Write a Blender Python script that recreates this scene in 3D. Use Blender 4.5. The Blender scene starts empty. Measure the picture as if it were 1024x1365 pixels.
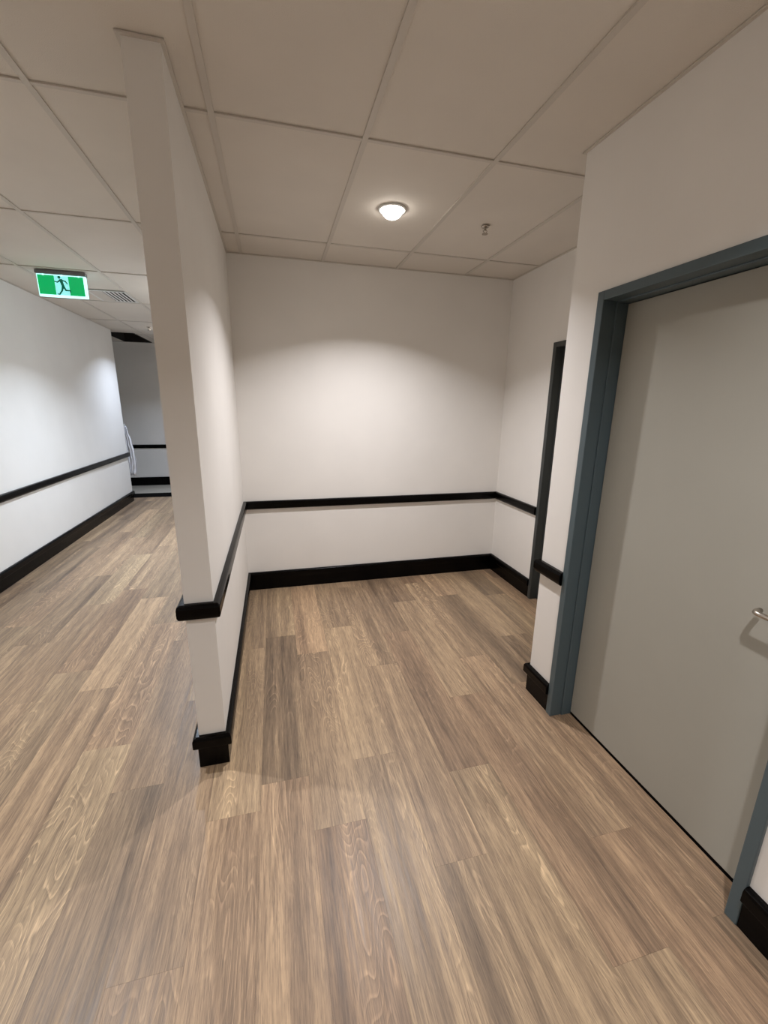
import bpy, bmesh, math, random
from mathutils import Vector, Matrix
random.seed(7)
C = bpy.context.scene.collection
S = bpy.context.scene

# ------------------------------------------------------------------ constants
H = 2.70            # ceiling height
XR, D = 2.3785, 1.9214      # alcove right wall / back wall
XP, YC = 1.6647, 0.133      # near right wall plane, its outer corner
T = 0.113           # partition thickness
W = -2.089          # corridor left wall plane
YE = 6.06           # end of corridor left wall
YF = 7.52           # far wall
YB = -4.0           # wall behind the camera
XL = -4.2           # end of the side corridor
A0, SX, B0, SY = 0.1062, 0.6052, 0.311, 1.2192   # ceiling grid

# ------------------------------------------------------------------ camera
cam_d = bpy.data.cameras.new('camera'); cam = bpy.data.objects.new('camera', cam_d); C.objects.link(cam)
cam_d.sensor_fit = 'HORIZONTAL'; cam_d.sensor_width = 36.0; cam_d.lens = 559.74 / 1024 * 36
cam_d.clip_start = 0.02
r = Vector((0.96859696, -0.24828998, 0.01311524)); u = Vector((0.04859304, 0.240769, 0.96936526)); f = Vector((0.24384142, 0.93828694, -0.24527329))
cam.matrix_world = Matrix(((r.x, u.x, -f.x, 0.283), (r.y, u.y, -f.y, -1.7416), (r.z, u.z, -f.z, 1.6188), (0, 0, 0, 1)))
S.camera = cam

# ------------------------------------------------------------------ world + exposure
w = bpy.data.worlds.new('world'); S.world = w; w.use_nodes = True
w.node_tree.nodes['Background'].inputs[0].default_value = (0.6, 0.62, 0.65, 1)
w.node_tree.nodes['Background'].inputs[1].default_value = 0.05
S.view_settings.view_transform = 'Standard'; S.view_settings.look = 'None'
S.view_settings.gamma = 1.0; S.view_settings.use_curve_mapping = False
S.view_settings.exposure = 0.0

# ceiling lamps: (x, y, watts, colour, radius)
WARM = (1.0, 0.975, 0.995); COOL = (0.75, 0.855, 1.0); NEUT = (0.95, 0.97, 1.0)
SPREAD = 128
LAMPS = [
    (0.995, 0.905, 26, WARM, 0.062, 'round white ceiling downlight glowing over the alcove'),
    (1.01, -1.52, 18.5, WARM, 0.062, 'round ceiling downlight behind the camera beside the grey door'),
    (-1.12, 0.45, 22, NEUT, 0.062, 'round ceiling downlight in the corridor beside the partition end'),
    (-1.15, -2.30, 12, NEUT, 0.062, 'round ceiling downlight in the corridor behind the camera'),
    (-0.70, 3.20, 46, COOL, 0.062, 'round cool white ceiling downlight hidden behind the partition midway along the corridor'),
    (-1.30, 5.72, 23, (0.70, 0.81, 1.0), 0.062, 'round cool white ceiling downlight hidden behind the partition near the corridor end'),
]

# ------------------------------------------------------------------ materials
def srgb(c):
    o = []
    for v in c:
        v /= 255
        o.append(v / 12.92 if v <= 0.04045 else ((v + 0.055) / 1.055) ** 2.4)
    return (*o, 1)
def mat(name, col, rough=0.6, metal=0.0, bump=0.0, scale=200, coat=0.0, var=0.0):
    m = bpy.data.materials.new(name); m.use_nodes = True; nt = m.node_tree; b = nt.nodes['Principled BSDF']
    b.inputs['Base Color'].default_value = srgb(col); b.inputs['Roughness'].default_value = rough; b.inputs['Metallic'].default_value = metal
    b.inputs['Coat Weight'].default_value = coat
    g = nt.nodes.new('ShaderNodeNewGeometry')
    n = nt.nodes.new('ShaderNodeTexNoise'); n.inputs['Scale'].default_value = scale; n.inputs['Detail'].default_value = 4
    nt.links.new(g.outputs['Position'], n.inputs['Vector'])
    if bump:
        bp = nt.nodes.new('ShaderNodeBump'); bp.inputs['Strength'].default_value = bump; bp.inputs['Distance'].default_value = 0.001
        nt.links.new(n.outputs['Fac'], bp.inputs['Height']); nt.links.new(bp.outputs[0], b.inputs['Normal'])
    if var:
        n2 = nt.nodes.new('ShaderNodeTexNoise'); n2.inputs['Scale'].default_value = 3; n2.inputs['Detail'].default_value = 5
        nt.links.new(g.outputs['Position'], n2.inputs['Vector'])
        rp = nt.nodes.new('ShaderNodeValToRGB'); rp.color_ramp.elements[0].position = 0.3; rp.color_ramp.elements[1].position = 0.7
        rp.color_ramp.elements[0].color = srgb([v * (1 - var) for v in col]); rp.color_ramp.elements[1].color = srgb([min(255, v * (1 + var)) for v in col])
        nt.links.new(n2.outputs['Fac'], rp.inputs[0]); nt.links.new(rp.outputs[0], b.inputs['Base Color'])
    return m
def emit(name, col, st):
    m = bpy.data.materials.new(name); m.use_nodes = True; b = m.node_tree.nodes['Principled BSDF']
    b.inputs['Base Color'].default_value = srgb(col); b.inputs['Emission Color'].default_value = srgb(col); b.inputs['Emission Strength'].default_value = st
    b.inputs['Roughness'].default_value = 0.12
    return m

M_wall = mat('wall_paint', (236, 233, 228), 0.62, bump=0.25, scale=260, var=0.008)
M_tile = mat('ceiling_tile_face', (222, 215, 205), 0.9, bump=0.8, scale=330, var=0.012)
M_tbar = mat('grid_metal', (206, 199, 189), 0.5)
M_black = mat('black_gloss', (4, 3, 3), 0.22, bump=0.03, scale=30)
M_black.node_tree.nodes['Principled BSDF'].inputs['Specular IOR Level'].default_value = 0.12
M_frame = mat('slate_gloss_paint', (80, 95, 101), 0.34, bump=0.1, scale=90)
M_frame_shaded = mat('slate_paint_shaded', (56, 60, 60), 0.4, bump=0.1, scale=90)  # slate with the shade of the door recess put into its colour
M_door = mat('grey_door_paint', (170, 168, 158), 0.45, bump=0.12, scale=120, var=0.01)
M_steel = mat('brushed_steel', (190, 182, 172), 0.24, metal=1.0, bump=0.05, scale=400)
M_dark = mat('dark_void', (38, 33, 30), 0.9, bump=0.5, scale=40, var=0.15)
M_subfloor = mat('subfloor', (72, 60, 50), 0.9)
M_vinyl = mat('pale_vinyl', (178, 172, 160), 0.4, bump=0.1, scale=60, var=0.05)
M_white = mat('white_plastic', (226, 226, 222), 0.4)
M_greyhouse = mat('grey_housing', (120, 120, 122), 0.5)
M_sheet = mat('white_sheet', (232, 232, 236), 0.5, bump=0.6, scale=60)
M_slot = mat('vent_duct_dark', (10, 9, 9), 0.9)
M_slot.node_tree.nodes['Principled BSDF'].inputs['Specular IOR Level'].default_value = 0.05
M_green = emit('exit_green', (0, 178, 96), 0.9)
M_exitwhite = emit('exit_white', (140, 226, 226), 0.95)
M_rim = emit('exit_rim', (190, 250, 250), 1.3)
M_man = emit('exit_figure', (0, 110, 84), 0.5)
for m_ in (M_green, M_man): m_.node_tree.nodes['Principled BSDF'].inputs['Base Color'].default_value = (0, 0.05, 0.02, 1)
M_lens = emit('lamp_lens', (255, 248, 240), 22)

def wood():
    m = bpy.data.materials.new('limed_oak_plank'); m.use_nodes = True; nt = m.node_tree; L = nt.links.new
    b = nt.nodes['Principled BSDF']
    N = lambda t, **k: nt.nodes.new(t)
    def val(x, s, v): x.inputs[s].default_value = v
    tc = N('ShaderNodeTexCoord'); oi = N('ShaderNodeObjectInfo')
    # every plank reads its own patch of grain
    mul = N('ShaderNodeMath'); mul.operation = 'MULTIPLY'; val(mul, 1, 173.0); L(oi.outputs['Random'], mul.inputs[0])
    mul2 = N('ShaderNodeMath'); mul2.operation = 'MULTIPLY'; val(mul2, 1, 61.0); L(oi.outputs['Random'], mul2.inputs[0])
    cx = N('ShaderNodeCombineXYZ'); L(mul2.outputs[0], cx.inputs[0]); L(mul.outputs[0], cx.inputs[1]); L(mul.outputs[0], cx.inputs[2])
    add = N('ShaderNodeVectorMath'); add.operation = 'ADD'; L(tc.outputs['Object'], add.inputs[0]); L(cx.outputs[0], add.inputs[1])
    def mapped(sx, sy):
        mp = N('ShaderNodeMapping'); mp.inputs['Scale'].default_value = (sx, sy, 1); L(add.outputs[0], mp.inputs['Vector']); return mp.outputs[0]
    def noise(vec, sc, det, rough=0.5, dist=0.0):
        n = N('ShaderNodeTexNoise'); val(n, 'Scale', sc); val(n, 'Detail', det); val(n, 'Roughness', rough); val(n, 'Distortion', dist); L(vec, n.inputs['Vector']); return n.outputs['Fac']
    def math_(op, a, bb=None, c=None):
        x = N('ShaderNodeMath'); x.operation = op
        for i, q in enumerate((a, bb, c)):
            if q is None: continue
            if isinstance(q, (int, float)): x.inputs[i].default_value = q
            else: L(q, x.inputs[i])
        return x.outputs[0]
    def ramp(fac, stops):
        rp = N('ShaderNodeValToRGB'); e = rp.color_ramp.elements
        while len(e) < len(stops): e.new(0.5)
        for k, (p, c) in enumerate(stops): e[k].position = p; e[k].color = c
        L(fac, rp.inputs[0]); return rp.outputs[0]
    g = lambda v: (v, v, v, 1)
    # growth rings: contour lines of a long soft noise -> cathedrals
    base = noise(mapped(8.5, 1.7), 1.0, 1.2, 0.4, 0.15)
    wob = noise(mapped(70, 14), 1.0, 3, 0.6)
    ring = math_('FRACT', math_('MULTIPLY_ADD', base, 21.0, math_('MULTIPLY', wob, 0.28)))
    ringm = ramp(ring, [(0.0, g(0.30)), (0.30, g(0.46)), (0.70, g(0.50)), (0.84, g(0.88)), (0.92, g(0.92)), (1.0, g(0.30))])
    area = ramp(noise(mapped(5, 0.8), 1.0, 2), [(0.50, g(0.12)), (0.66, g(1.0))])
    fib = noise(mapped(240, 9.0), 1.0, 4, 0.7)
    fib2 = noise(mapped(75, 3.2), 1.0, 5, 0.68)
    broad = noise(mapped(13, 0.55), 1.0, 3, 0.55)
    pores = ramp(noise(mapped(300, 14), 1.0, 3, 0.6), [(0.38, g(1.0)), (0.47, g(0.0))])
    tone = math_('ADD', math_('MULTIPLY', broad, 0.56), math_('MULTIPLY', fib2, 0.46))
    tone = math_('ADD', tone, math_('MULTIPLY', fib, 0.42))
    rnd = math_('FRACT', math_('MULTIPLY', oi.outputs['Random'], 7.31))
    tone = math_('ADD', tone, math_('MULTIPLY_ADD', rnd, 0.15, -0.31))
    col = ramp(tone, [(0.20, srgb((70, 57, 47))), (0.34, srgb((113, 95, 77))), (0.48, srgb((144, 122, 98))), (0.68, srgb((188, 162, 129)))])
    mx = N('ShaderNodeMix'); mx.data_type = 'RGBA'; mx.blend_type = 'OVERLAY'
    L(math_('MULTIPLY', area, 0.50), mx.inputs['Factor']); L(col, mx.inputs['A']); L(ringm, mx.inputs['B'])
    # cool / warm drift from board to board
    hv = N('ShaderNodeMix'); hv.data_type = 'RGBA'; hv.blend_type = 'MULTIPLY'; val(hv, 'Factor', 1.0)
    tint = ramp(math_('FRACT', math_('MULTIPLY', oi.outputs['Random'], 31.7)), [(0.0, (0.97, 0.98, 0.96, 1)), (0.5, (1.0, 0.98, 0.97, 1)), (1.0, (1.03, 0.97, 0.95, 1))])
    L(mx.outputs['Result'], hv.inputs['A']); L(tint, hv.inputs['B'])
    pm = N('ShaderNodeMix'); pm.data_type = 'RGBA'; L(math_('MULTIPLY', pores, 0.42), pm.inputs['Factor'])
    L(hv.outputs['Result'], pm.inputs['A']); pm.inputs['B'].default_value = srgb((96, 80, 68))
    L(pm.outputs['Result'], b.inputs['Base Color'])
    bp = N('ShaderNodeBump'); val(bp, 'Strength', 0.22); val(bp, 'Distance', 0.0006); L(math_('ADD', fib, math_('MULTIPLY', ring, 0.15)), bp.inputs['Height']); L(bp.outputs[0], b.inputs['Normal'])
    L(ramp(fib2, [(0.3, g(0.36)), (0.7, g(0.50))]), b.inputs['Roughness'])
    return m
M_wood = wood()

# ------------------------------------------------------------------ helpers
def add_box(bm, x0, x1, y0, y1, z0, z1):
    v = [bm.verts.new(p) for p in ((x0,y0,z0),(x1,y0,z0),(x1,y1,z0),(x0,y1,z0),(x0,y0,z1),(x1,y0,z1),(x1,y1,z1),(x0,y1,z1))]
    for q in ((0,3,2,1),(4,5,6,7),(0,1,5,4),(1,2,6,5),(2,3,7,6),(3,0,4,7)): bm.faces.new([v[i] for i in q])
def boxes(*bs):
    bm = bmesh.new()
    for b in bs: add_box(bm, *b)
    return bm
def obj(name, bm, m, parent=None, bevel=0, smooth=False, loc=None):
    me = bpy.data.meshes.new(name)
    bmesh.ops.recalc_face_normals(bm, faces=bm.faces)
    if loc: bmesh.ops.translate(bm, vec=[-c for c in loc], verts=bm.verts)
    bm.to_mesh(me); bm.free(); me.materials.append(m)
    if smooth: me.shade_smooth()
    o = bpy.data.objects.new(name, me); C.objects.link(o)
    if loc: o.location = loc
    if parent: 
        o.parent = parent
        if parent.type == 'EMPTY' or True: o.matrix_parent_inverse = Matrix.Translation(parent.location).inverted()
    if bevel:
        md = o.modifiers.new('bevel', 'BEVEL'); md.width = bevel; md.segments = 2; md.limit_method = 'ANGLE'
    return o
def tag(o, label=None, cat=None, kind=None, group=None):
    for k, v in (('label', label), ('category', cat), ('kind', kind), ('group', group)):
        if v: o[k] = v
    return o
def empty(name, loc, label, cat, kind=None, group=None):
    o = bpy.data.objects.new(name, None); C.objects.link(o); o.location = loc; o.empty_display_size = 0.1
    return tag(o, label, cat, kind, group)
def sweep(prof, path, pre=None, post=None):
    """prof: closed list of (offset to the left of travel, z); path: list of (x, y); mitred corners."""
    bm = bmesh.new(); rings = []; n = len(path); P = [Vector(p) for p in path]
    for i in range(n):
        d0 = (P[i] - P[i-1]).normalized() if i else ((P[0] - Vector(pre)).normalized() if pre else (P[1] - P[0]).normalized())
        d1 = (P[i+1] - P[i]).normalized() if i < n-1 else ((Vector(post) - P[i]).normalized() if post else d0)
        n0 = Vector((-d0.y, d0.x)); n1 = Vector((-d1.y, d1.x)); m = (n0 + n1).normalized(); k = 1 / max(0.3, m.dot(n0))
        rings.append([bm.verts.new((P[i].x + m.x*o*k, P[i].y + m.y*o*k, z)) for o, z in prof])
    q = len(prof)
    for a, b in zip(rings, rings[1:]):
        for j in range(q): bm.faces.new((a[j], a[(j+1) % q], b[(j+1) % q], b[j]))
    bm.faces.new(rings[0]); bm.faces.new(list(reversed(rings[-1])))
    return bm
def tube(bm, pts, rad, seg=12):
    P = [Vector(p) for p in pts]; rings = []; up = Vector((0, 0, 1))
    for i, p in enumerate(P):
        d = (P[min(i+1, len(P)-1)] - P[max(i-1, 0)]).normalized()
        a = d.cross(up if abs(d.z) < 0.9 else Vector((1, 0, 0))).normalized(); b = d.cross(a)
        rings.append([bm.verts.new(p + (a*math.cos(t) + b*math.sin(t))*rad) for t in [2*math.pi*k/seg for k in range(seg)]])
    for A, B in zip(rings, rings[1:]):
        for j in range(seg): bm.faces.new((A[j], A[(j+1) % seg], B[(j+1) % seg], B[j]))
    bm.faces.new(rings[0]); bm.faces.new(list(reversed(rings[-1])))
def lathe(prof, loc, seg=32):
    bm = bmesh.new(); rings = []
    for rr, z in prof:
        if rr < 1e-6: rings.append([bm.verts.new((loc[0], loc[1], loc[2]+z))])
        else: rings.append([bm.verts.new((loc[0]+rr*math.cos(2*math.pi*k/seg), loc[1]+rr*math.sin(2*math.pi*k/seg), loc[2]+z)) for k in range(seg)])
    for A, B in zip(rings, rings[1:]):
        for j in range(seg):
            a, b, c, d = A[j % len(A)], A[(j+1) % len(A)], B[(j+1) % len(B)], B[j % len(B)]
            vs = []
            for v in (a, b, c, d):
                if v not in vs: vs.append(v)
            if len(vs) > 2: bm.faces.new(vs)
    return bm

# ------------------------------------------------------------------ floor: subfloor + individual planks
floor = tag(obj('floor', boxes((XL, XR+0.25, YB-0.1, YF+0.1, -0.08, -0.004)), M_subfloor),
            'limed oak plank floor running through corridor and alcove', 'floor', 'structure')
PW, PL, PX = 0.2070, 1.232, 0.153
butts = {-1: -.293, 0: -.17, 1: -.43, 2: -.132, 3: -.67, 4: -.30, 5: .17, 6: -.715, 7: -1.035, 8: .70, 9: 1.35, -2: -.75, -3: -.06, -4: .22, -5: -.52, -6: .93, -7: .675, -8: 1.34, -9: .40, -10: -.2}
cache = {}
Y1 = 6.30
for k in range(-21, 11):
    x0 = PX + k*PW + 0.0002; x1 = x0 + PW - 0.0004
    b = butts.get(k, random.uniform(0, PL))
    while b > YB: b -= PL
    if k < -11:
        if x1 < XL: continue
        lo = 5.3
    else: lo = YB
    y = b
    while y < Y1:
        a, e = max(y, lo), min(y + PL, Y1); y += PL
        if e - a < 0.02: continue
        xa, xb = x0, x1
        if xa > XP + 0.12 and e < YC: continue
        if xa > -0.11 and a > D: continue
        if xa < W - PW and e < YE: continue
        if xa > -0.11: e2 = min(e, D)
        else: e2 = e
        if e2 - a < 0.02: continue
        key = round(e2 - a, 4)
        if key not in cache:
            h = key/2 - 0.0002; hw = (x1-x0)/2
            bm = boxes((-hw, hw, -h, h, -0.004, 0.0)); me = bpy.data.meshes.new('plank')
            bmesh.ops.recalc_face_normals(bm, faces=bm.faces); bm.to_mesh(me); bm.free(); me.materials.append(M_wood); cache[key] = me
        o = bpy.data.objects.new('plank', cache[key]); o.location = ((xa+xb)/2, (a+e2)/2, 0); C.objects.link(o); o.parent = floor
strip = tag(obj('trim_1', boxes((XL, -T-0.016, 6.30, 6.66, -0.004, 0.004)), M_slot), 'black threshold strip across the floor at the far end of the corridor', 'threshold', 'structure')
tag(obj('far_floor', boxes((XL, -T-0.016, 6.66, YF, -0.004, 0.001)), M_vinyl), 'pale vinyl floor beyond the black threshold strip', 'floor', 'structure')

# ------------------------------------------------------------------ walls
HW = H + 0.004
def wall(name, label, *bs): return tag(obj(name, boxes(*bs), M_wall), label, 'wall', 'structure')
wall('wall_partition', 'thin pale partition wall standing between corridor and alcove', (-T, 0, 0, YF, 0, HW))
wall('wall_back', 'pale back wall of the alcove facing the camera', (0, XR+0.12, D, D+0.1, 0, HW))
# alcove right wall with the opening of door_2
d2a, d2b = 0.224, 1.234
wall('wall_right', 'pale right wall of the alcove with the narrow slate door frame', (XR, XR+0.12, d2b, D, 0, HW), (XR, XR+0.12, YC, d2a, 0, HW), (XR, XR+0.12, d2a, d2b, 2.10, HW))
# near right wall with the opening of door_1
d1a, d1b = -0.060, -1.070
wall('wall_right_near', 'pale projecting wall around the large grey door', (XP, XP+0.16, d1a, YC, 0, HW), (XP, XP+0.16, YB, d1b, 0, HW), (XP, XP+0.16, d1b, d1a, 2.10, HW), (XP+0.16, XR+0.12, YC-0.1, YC, 0, HW))
wall('wall_left', 'long pale wall on the left side of the corridor', (W-0.12, W, YB, YE, 0, HW))
wall('wall_far', 'grey far wall closing the end of the corridor', (XL, 0, YF, YF+0.1, 0, HW))
wall('wall_front', 'pale wall behind the camera', (W-0.12, XP+0.16, YB-0.1, YB, 0, HW))
wall('wall_side_corridor', 'pale wall closing the side corridor', (XL-0.1, XL, YE-0.12, YF+0.1, 0, HW), (XL, W-0.12, YE-0.12, YE, 0, HW))

# ------------------------------------------------------------------ ceiling: slab, tiles, grid bars
ceiling = tag(obj('ceiling', boxes((XL-0.1, XR+0.15, YB-0.1, 6.33, 3.0, 3.05), (XL-0.1, XR+0.15, 6.33, YF+0.1, 3.3, 3.35), (XL-0.1, XR+0.15, 6.30, 6.33, 3.0, 3.35),
     (XL-0.1, XR+0.15, YF+0.1, YF+0.12, H, 3.35), (XL-0.12, XL-0.1, YB-0.1, YF+0.1, H, 3.35), (XR+0.15, XR+0.17, YB-0.1, YF+0.1, H, 3.35), (XL-0.1, XR+0.15, YB-0.12, YB-0.1, H, 3.35)), M_dark),
     'suspended ceiling of pale square edged tiles on a metal grid', 'ceiling', 'structure')
VX0, VX1, VY0, VY1 = -2.29, -1.85, 6.35, 7.42        # open hole where a tile is missing
tz0, tz1 = H + 0.005, H + 0.018
tmesh = {}
def tile(x0, x1, y0, y1):
    x0 += 0.0015; x1 -= 0.0015; y0 += 0.0015; y1 -= 0.0015
    key = (round(x1-x0, 3), round(y1-y0, 3))
    if key not in tmesh:
        bm = boxes((-(x1-x0)/2, (x1-x0)/2, -(y1-y0)/2, (y1-y0)/2, 0, tz1-tz0)); me = bpy.data.meshes.new('ceiling_tile')
        bmesh.ops.recalc_face_normals(bm, faces=bm.faces); bm.to_mesh(me); bm.free(); me.materials.append(M_tile); tmesh[key] = me
    o = bpy.data.objects.new('ceiling_tile', tmesh[key]); o.location = ((x0+x1)/2, (y0+y1)/2, tz0 + random.uniform(0, 0.0012)); C.objects.link(o); o.parent = ceiling
xs = [A0 + SX*k for k in range(-8, 5)]; ys = [B0 + SY*k for k in range(-4, 7)]
for x0 in xs[:-1]:
    for y0 in ys[:-1]:
        x1, y1 = x0 + SX, y0 + SY
        if x1 < W - 0.05 and y1 < YE: continue
        if x0 > XP + 0.1 and y1 < YC: continue
        if x0 > 0 and y0 > D: continue
        if x0 > XR: continue
        a, b = max(x0, XL), min(x1, XR+0.1); c, e = max(y0, YB), min(y1, YF)
        if b - a < 0.02 or e - c < 0.02: continue
        if a < VX1 and b > VX0 and e > VY0:      # leave the hole open
            for q in ((a, min(b, VX0), c, e), (max(a, VX1), b, c, e), (max(a, VX0), min(b, VX1), c, VY0), (max(a, VX0), min(b, VX1), VY1, e)):
                if q[1]-q[0] > 0.01 and q[3]-q[2] > 0.01: tile(*q)
        else: tile(a, b, c, e)
def bar(x0, x1, y0, y1):
    return obj('grid_bar', boxes((x0, x1, y0, y1, H-0.001, H+0.005)), M_tbar, ceiling)
for x in xs:
    if x < W and x > XL: bar(x-0.012, x+0.012, YE, YF) if abs(x+2.314) > 0.1 else bar(x-0.012, x+0.012, YE, VY0)
    elif W < x < -T: bar(x-0.012, x+0.012, YB, YF)
    elif 0 < x < XP: bar(x-0.012, x+0.012, YB, D)
    elif XP < x < XR: bar(x-0.012, x+0.012, YC, D)
for y in ys:
    segs = []
    if y < 0: segs = [(W, XP)]
    elif y < YC: segs = [(W, -T), (0, XP)]
    elif y < D: segs = [(W, -T), (0, XR)]
    elif y < YE: segs = [(W, -T)]
    elif y < YF: segs = [(XL, VX0), (VX1, -T)]
    for a, b in segs:
        # bars run between the long bars
        cuts = sorted([a] + [x for x in xs if a < x < b] + [b])
        for p, q in zip(cuts, cuts[1:]):
            if q - p > 0.05 and YB < y: bar(p + 0.0125, q - 0.0125, y-0.009, y+0.009)
# wall angle around the edges
aw = [(0, -0.0005), (0.013, -0.0005), (0.013, 0.005), (0, 0.005)]
angle = [(o, H-0.0012+z) for o, z in aw]
obj('wall_angle', sweep(angle, [(-T, YF), (-T, 0), (0, 0), (0, D), (XR, D), (XR, YC), (XP, YC), (XP, YB), (W, YB), (W, YE), (W-0.12, YE)][::-1]), M_tbar, ceiling)
# frame of the missing tile: upstands inside the opening
obj('opening_frame', boxes((VX0-0.012, VX0, VY0, VY1, H-0.001, H+0.3), (VX1, VX1+0.012, VY0, VY1, H-0.001, H+0.3), (VX0, VX1, VY0-0.012, VY0, H-0.001, H+0.3), (VX0, VX1, VY1, VY1+0.012, H-0.001, H+0.3)), M_dark, ceiling)

# ------------------------------------------------------------------ skirting boards and handrails
BASE = [(0, 0), (0.008, 0), (0.008, 0.104), (0.012, 0.109), (0.023, 0.111), (0.026, 0.116), (0.026, 0.152), (0.022, 0.163), (0.014, 0.168), (0, 0.168)]
RAIL = [(0, 0.748), (0.016, 0.745), (0.025, 0.752), (0.029, 0.764), (0.029, 0.798), (0.026, 0.810), (0.018, 0.815), (0, 0.815)]
def base(name, path, label, pre=None, post=None): return tag(obj(name, sweep(BASE, path, pre, post), M_black, bevel=0.0015), label, 'skirting board', 'structure')
def rail(path, label, pre=None, post=None): return tag(obj('handrail', sweep(RAIL, path, pre, post), M_black, bevel=0.002), label, 'handrail', None)
g = 0.0
base('baseboard_partition', [(0, D), (0, 0), (-T, 0), (-T, 6.2)], 'black stepped skirting wrapped around the partition end', pre=(1, D))
base('baseboard_back', [(XR, D), (0, D)], 'black glossy skirting along the alcove back wall', pre=(XR, 0), post=(0, 0))
base('baseboard_right', [(XR, d2b), (XR, D)], 'black skirting on the alcove right wall beside the slate frame', post=(0, D))
base('baseboard_right_near', [(XP, d1a), (XP, YC), (XR-0.05, YC)], 'short black skirting left of the grey door')
base('baseboard_front', [(XP, YB), (XP, d1b)], 'black skirting right of the grey door')
base('baseboard_left', [(W-0.12, YE), (W, YE), (W, YB)], 'black skirting along the corridor left wall')
base('baseboard_far', [(-T-0.032, YF), (XL, YF)], 'black skirting on the far corridor wall')
rail([(0, D), (0, 0), (-T, 0), (-T, 6.2)], 'black glossy handrail wrapped around the end of the thin partition wall', pre=(1, D))
rail([(XR, D), (0, D)], 'long black handrail on the back wall of the alcove', pre=(XR, 0), post=(0, 0))
rail([(XR, d2b), (XR, D)], 'black handrail on the alcove right wall ending at the narrow slate door frame', post=(0, D))
rail([(XP, d1a), (XP, YC), (XR-0.05, YC)], 'short black handrail stub on the pale wall strip left of the large grey door')
rail([(W-0.12, YE), (W, YE), (W, YB)], 'long black handrail running along the corridor left wall')
rail([(-T-0.035, YF), (XL, YF)], 'small distant black handrail on the grey far wall of the corridor')

# ------------------------------------------------------------------ doors
def door_unit(name, label, xf, ya, yb, MF):
    """frame in a wall whose face is x = xf; opening outer edges ya > yb, top 2.10"""
    t = empty(name, (xf, (ya+yb)/2, 0), label, 'door', 'structure')
    FW = 0.038; x0 = xf - 0.012; xs_ = xf + 0.055; xb = xf + 0.108
    top = 2.10
    for s, y in ((1, ya), (-1, yb)):
        ins = y - s*FW; ins2 = y - s*(FW+0.006)
        ylo, yhi = sorted((y, ins)); obj('door_jamb', boxes((x0, xs_, ylo, yhi, 0, top), (xs_, xb+0.04, *sorted((y, ins2)), 0, top-0.002)), MF, t, bevel=0.003)
    obj('door_head', boxes((x0, xs_, yb+FW, ya-FW, top-FW, top), (xs_, xb+0.04, yb+FW+0.006, ya-FW-0.006, top-FW-0.006, top-0.002)), MF, t, bevel=0.003)
    y1, y0 = ya-FW-0.009, yb+FW+0.009
    lf = obj('door_leaf', boxes((xb, xb+0.038, y0, y1, 0.018, top-FW-0.009)), M_door, t, bevel=0.002)
    obj('drop_seal', boxes((xb+0.002, xb+0.036, y0, y1, 0.001, 0.018)), M_slot, t)
    return t, xb, lf
d1, dx, leaf = door_unit('door_1', 'large flush grey door in a slate blue metal frame', XP, d1a, d1b, M_frame)
d2, dx2, leaf2 = door_unit('door_2', 'narrowly visible slate door frame in the alcove right wall, darkened for shade', XR, d2b, d2a, M_frame_shaded)
# lever handle on door_1
hy, hz = -0.925, 1.004
hd = lathe([(0, 0), (0.026, 0), (0.026, 0.006), (0.022, 0.009), (0, 0.009)], (0, 0, 0), 32)
bmesh.ops.rotate(hd, matrix=Matrix.Rotation(-math.pi/2, 3, 'Y'), verts=hd.verts); bmesh.ops.translate(hd, vec=(dx, -0.995, hz), verts=hd.verts)
bm = bmesh.new()
pts = [(dx-0.004, -0.995, hz), (dx-0.035, -0.995, hz), (dx-0.047, -0.991, hz), (dx-0.053, -0.980, hz), (dx-0.055, -0.965, hz), (dx-0.055, -0.890, hz), (dx-0.054, -0.876, hz), (dx-0.049, -0.867, hz), (dx-0.038, -0.862, hz), (dx-0.020, -0.861, hz)]
tube(bm, pts, 0.0085, 16)
hdl = obj('door_handle', bm, M_steel, d1, smooth=True); tag(hdl, 'chrome lever handle')
obj('rose', hd, M_steel, hdl)

# ------------------------------------------------------------------ ceiling lamps
for x, y, p, col, rad, lab in LAMPS:
    if not p: continue
    t = empty('downlight', (x, y, H), lab, 'ceiling light', group=None)
    obj('trim_ring', lathe([(rad+0.004, 0.004), (rad+0.020, 0.003), (rad+0.018, -0.003), (rad+0.006, -0.005), (rad+0.002, -0.001), (rad+0.001, 0.004)], (x, y, H), 40), M_white, t, smooth=True)
    obj('lens', lathe([(0, -0.046), (rad*0.35, -0.043), (rad*0.65, -0.034), (rad*0.87, -0.020), (rad*0.97, -0.009), (rad, 0.003)], (x, y, H), 40), M_lens, t, smooth=True)  # dome made deep so its shape imitates the round bloom of the lamp
    ld = bpy.data.lights.new('lamp', 'AREA'); ld.shape = 'DISK'; ld.size = 0.06; ld.energy = p; ld.color = col; ld.spread = math.radians(SPREAD)
    lo = bpy.data.objects.new('lamp', ld); C.objects.link(lo); lo.location = (0, 0, -0.048); lo.parent = t

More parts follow.
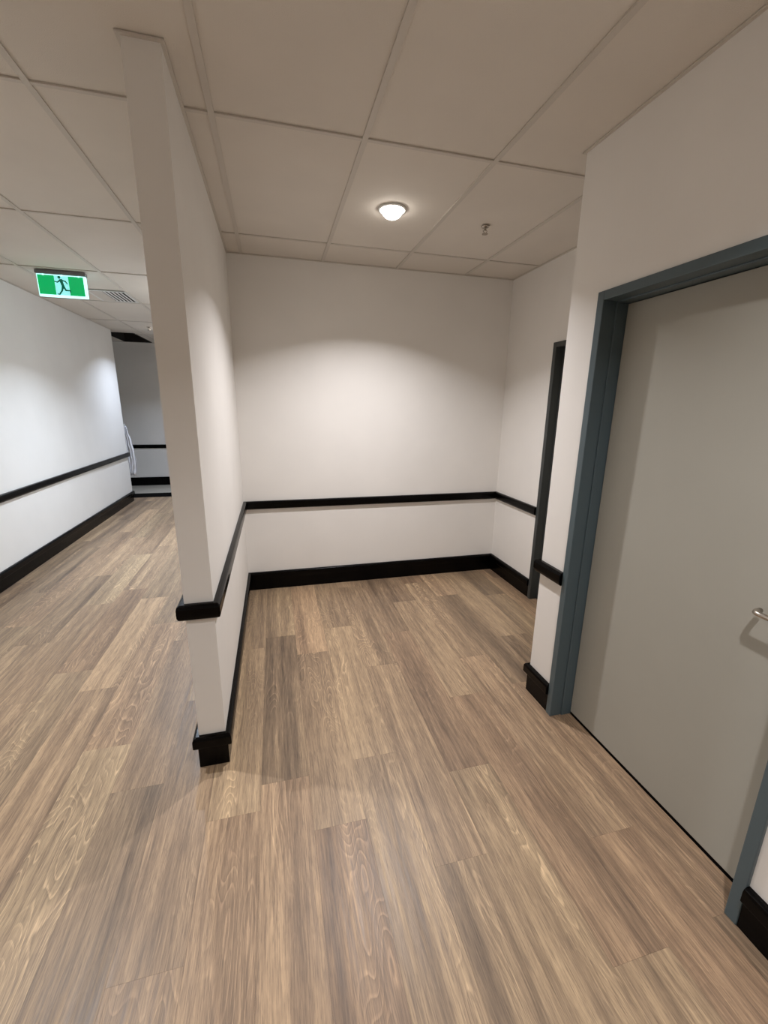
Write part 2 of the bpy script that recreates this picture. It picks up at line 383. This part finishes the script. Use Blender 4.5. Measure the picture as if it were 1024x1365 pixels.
# ------------------------------------------------------------------ sprinklers
def sprinkler(x, y, lab):
    t = empty('sprinkler', (x, y, H), lab, 'sprinkler')
    obj('escutcheon', lathe([(0, 0), (0.026, 0), (0.022, -0.006), (0.010, -0.009), (0, -0.009)], (x, y, H-0.001), 24), M_steel, t, smooth=True)
    bm = lathe([(0.006, -0.008), (0.006, -0.020), (0.009, -0.022), (0.004, -0.024), (0.0, -0.024)], (x, y, H), 12)
    tube(bm, [(x-0.006, y, H-0.018), (x-0.013, y, H-0.028), (x-0.004, y, H-0.040)], 0.0022, 6)
    tube(bm, [(x+0.006, y, H-0.018), (x+0.013, y, H-0.028), (x+0.004, y, H-0.040)], 0.0022, 6)
    obj('body', bm, M_steel, t)
    obj('deflector', lathe([(0, -0.040), (0.018, -0.042), (0.018, -0.0445), (0, -0.0445)], (x, y, H), 16), M_steel, t)
sprinkler(1.605, 0.955, 'small metal ceiling sprinkler right of the alcove downlight')
sprinkler(-1.443, 5.60, 'tiny metal ceiling sprinkler far down the corridor beside the partition edge')

# ------------------------------------------------------------------ exit sign
ex0, ex1, ey = -1.615, -1.240, 2.83
t = empty('exit_sign', ((ex0+ex1)/2, ey, H), 'lit green exit sign with a running figure hanging from the corridor ceiling', 'exit sign')
obj('housing', boxes((ex0, ex1, ey-0.028, ey+0.03, H-0.03, H-0.001)), M_greyhouse, t, bevel=0.003)
zt, zb = H-0.03, H-0.205
obj('light_panel', boxes((ex0+0.004, ex1-0.004, ey-0.012, ey+0.012, zb, zt)), M_rim, t, bevel=0.003)
xm0, xm1 = ex0+0.135, ex1-0.135
fy = ey-0.0155
obj('green_field', boxes((ex0+0.012, xm0, fy, fy+0.003, zb+0.016, zt-0.008)), M_green, t)
obj('green_field', boxes((xm1, ex1-0.022, fy, fy+0.003, zb+0.016, zt-0.008)), M_green, t)
obj('white_doorway', boxes((xm0, xm1, fy, fy+0.003, zb+0.016, zt-0.008)), M_exitwhite, t)
cxm = (xm0+xm1)/2; cz = (zb+zt)/2 + 0.004
bm = bmesh.new()
def limb(a, b, w0, w1):
    a = Vector(a)*1.22; b = Vector(b)*1.22; w0 *= 1.22; w1 *= 1.22; d = (b-a).normalized(); n = Vector((-d.y, d.x))
    q = [a+n*w0-d*w0*.5, a-n*w0-d*w0*.5, b-n*w1+d*w1*.5, b+n*w1+d*w1*.5]
    fr = [bm.verts.new((cxm+p.x, fy-0.0015, cz+p.y)) for p in q]; bk = [bm.verts.new((cxm+p.x, fy, cz+p.y)) for p in q]
    bm.faces.new(fr); bm.faces.new(bk[::-1])
    for i in range(4): bm.faces.new((fr[i], bk[i], bk[(i+1) % 4], fr[(i+1) % 4]))
hp = [(-0.012+0.0095*math.cos(k*math.pi/6), 0.052+0.0095*math.sin(k*math.pi/6)) for k in range(12)]
bm.faces.new([bm.verts.new((cxm+a, fy-0.0015, cz+b)) for a, b in [(1.22*q[0], 1.22*q[1]) for q in hp]])
limb((-0.004, 0.036), (0.006, -0.004), 0.010, 0.008)       # torso
limb((-0.008, 0.034), (-0.026, 0.020), 0.0045, 0.004); limb((-0.026, 0.020), (-0.042, 0.024), 0.004, 0.003)   # front arm
limb((0.002, 0.034), (0.024, 0.028), 0.0045, 0.004); limb((0.024, 0.028), (0.034, 0.012), 0.004, 0.003)       # rear arm
limb((0.004, -0.004), (-0.004, -0.032), 0.007, 0.005); limb((-0.004, -0.032), (-0.022, -0.056), 0.005, 0.004); limb((-0.022, -0.058), (-0.034, -0.056), 0.0035, 0.003)
limb((0.008, -0.006), (0.020, -0.030), 0.007, 0.005); limb((0.020, -0.030), (0.046, -0.030), 0.005, 0.004); limb((0.046, -0.030), (0.048, -0.042), 0.0035, 0.003)
obj('running_figure', bm, M_man, t)
for xx in (ex0+0.05, (ex0+ex1)/2, ex1-0.06): obj('clip', boxes((xx, xx+0.012, fy-0.002, fy, zt-0.012, zt)), M_rim, t)

# ------------------------------------------------------------------ ceiling vent
vx0, vx1, vy0, vy1 = -1.45, -1.13, 3.44, 3.88
t = empty('ceiling_vent', ((vx0+vx1)/2, (vy0+vy1)/2, H), 'slatted metal ceiling vent just behind the exit sign', 'vent')
fz0, fz1 = H-0.008, H-0.001
obj('frame', boxes((vx0-.02, vx0, vy0-.02, vy1+.02, fz0, fz1), (vx1, vx1+.02, vy0-.02, vy1+.02, fz0, fz1), (vx0, vx1, vy0-.02, vy0, fz0, fz1), (vx0, vx1, vy1, vy1+.02, fz0, fz1)), M_white, t, bevel=0.002)
obj('backing', boxes((vx0, vx1, vy0, vy1, H-0.0014, H-0.001)), M_slot, t)
obj('plain_panel', boxes((vx0, vx0+0.12, vy0, vy1, H-0.007, H-0.002)), M_tbar, t)  # plain plate in place of blades on this side
nb = 5; x = vx0 + 0.128
for k in range(nb):
    xx = x + k*0.037; bm = boxes((-0.007, 0.007, vy0, vy1, -0.001, 0.001))
    bmesh.ops.rotate(bm, matrix=Matrix.Rotation(math.radians(-20), 3, 'Y'), verts=bm.verts); bmesh.ops.translate(bm, vec=(xx+0.012, 0, H-0.005), verts=bm.verts)
    obj('slat', bm, M_white, t)

# ------------------------------------------------------------------ crumpled white sheet hanging at the end of the corridor wall
t = empty('hanging_sheet', (-2.06, YE+0.15, 0.42), 'crumpled white plastic sheet hanging at the far end of the corridor left wall', 'sheet')
bm = bmesh.new(); NU, NV = 26, 22; grid = []
for j in range(NV+1):
    v = j/NV; z = 1.24 - v*0.82; wd = 0.035 + 0.10*min(1, v*1.35)**0.9 - 0.03*max(0, v-0.8)*5
    row = []
    for i in range(NU+1):
        uu = i/NU; x = -2.135 + uu*wd + 0.008*math.sin(9*v+5*uu)*v + 0.005*math.sin(29*v)*uu
        y = YE + 0.13 + 0.016*math.sin(uu*19 + 4*v) + 0.010*math.sin(uu*37+7*v) + 0.006*math.sin(v*31+uu*8)
        row.append(bm.verts.new((x, y, z + 0.012*math.sin(uu*14)*v)))
    grid.append(row)
for j in range(NV):
    for i in range(NU): bm.faces.new((grid[j][i], grid[j][i+1], grid[j+1][i+1], grid[j+1][i]))
sh = obj('sheet_cloth', bm, M_sheet, t, smooth=True); md = sh.modifiers.new('s', 'SOLIDIFY'); md.thickness = 0.003
bm = bmesh.new(); tube(bm, [(-2.115, YE, 1.255), (-2.115, YE+0.13, 1.255), (-2.115, YE+0.15, 1.27)], 0.006, 8)
obj('hook', bm, M_white, t)
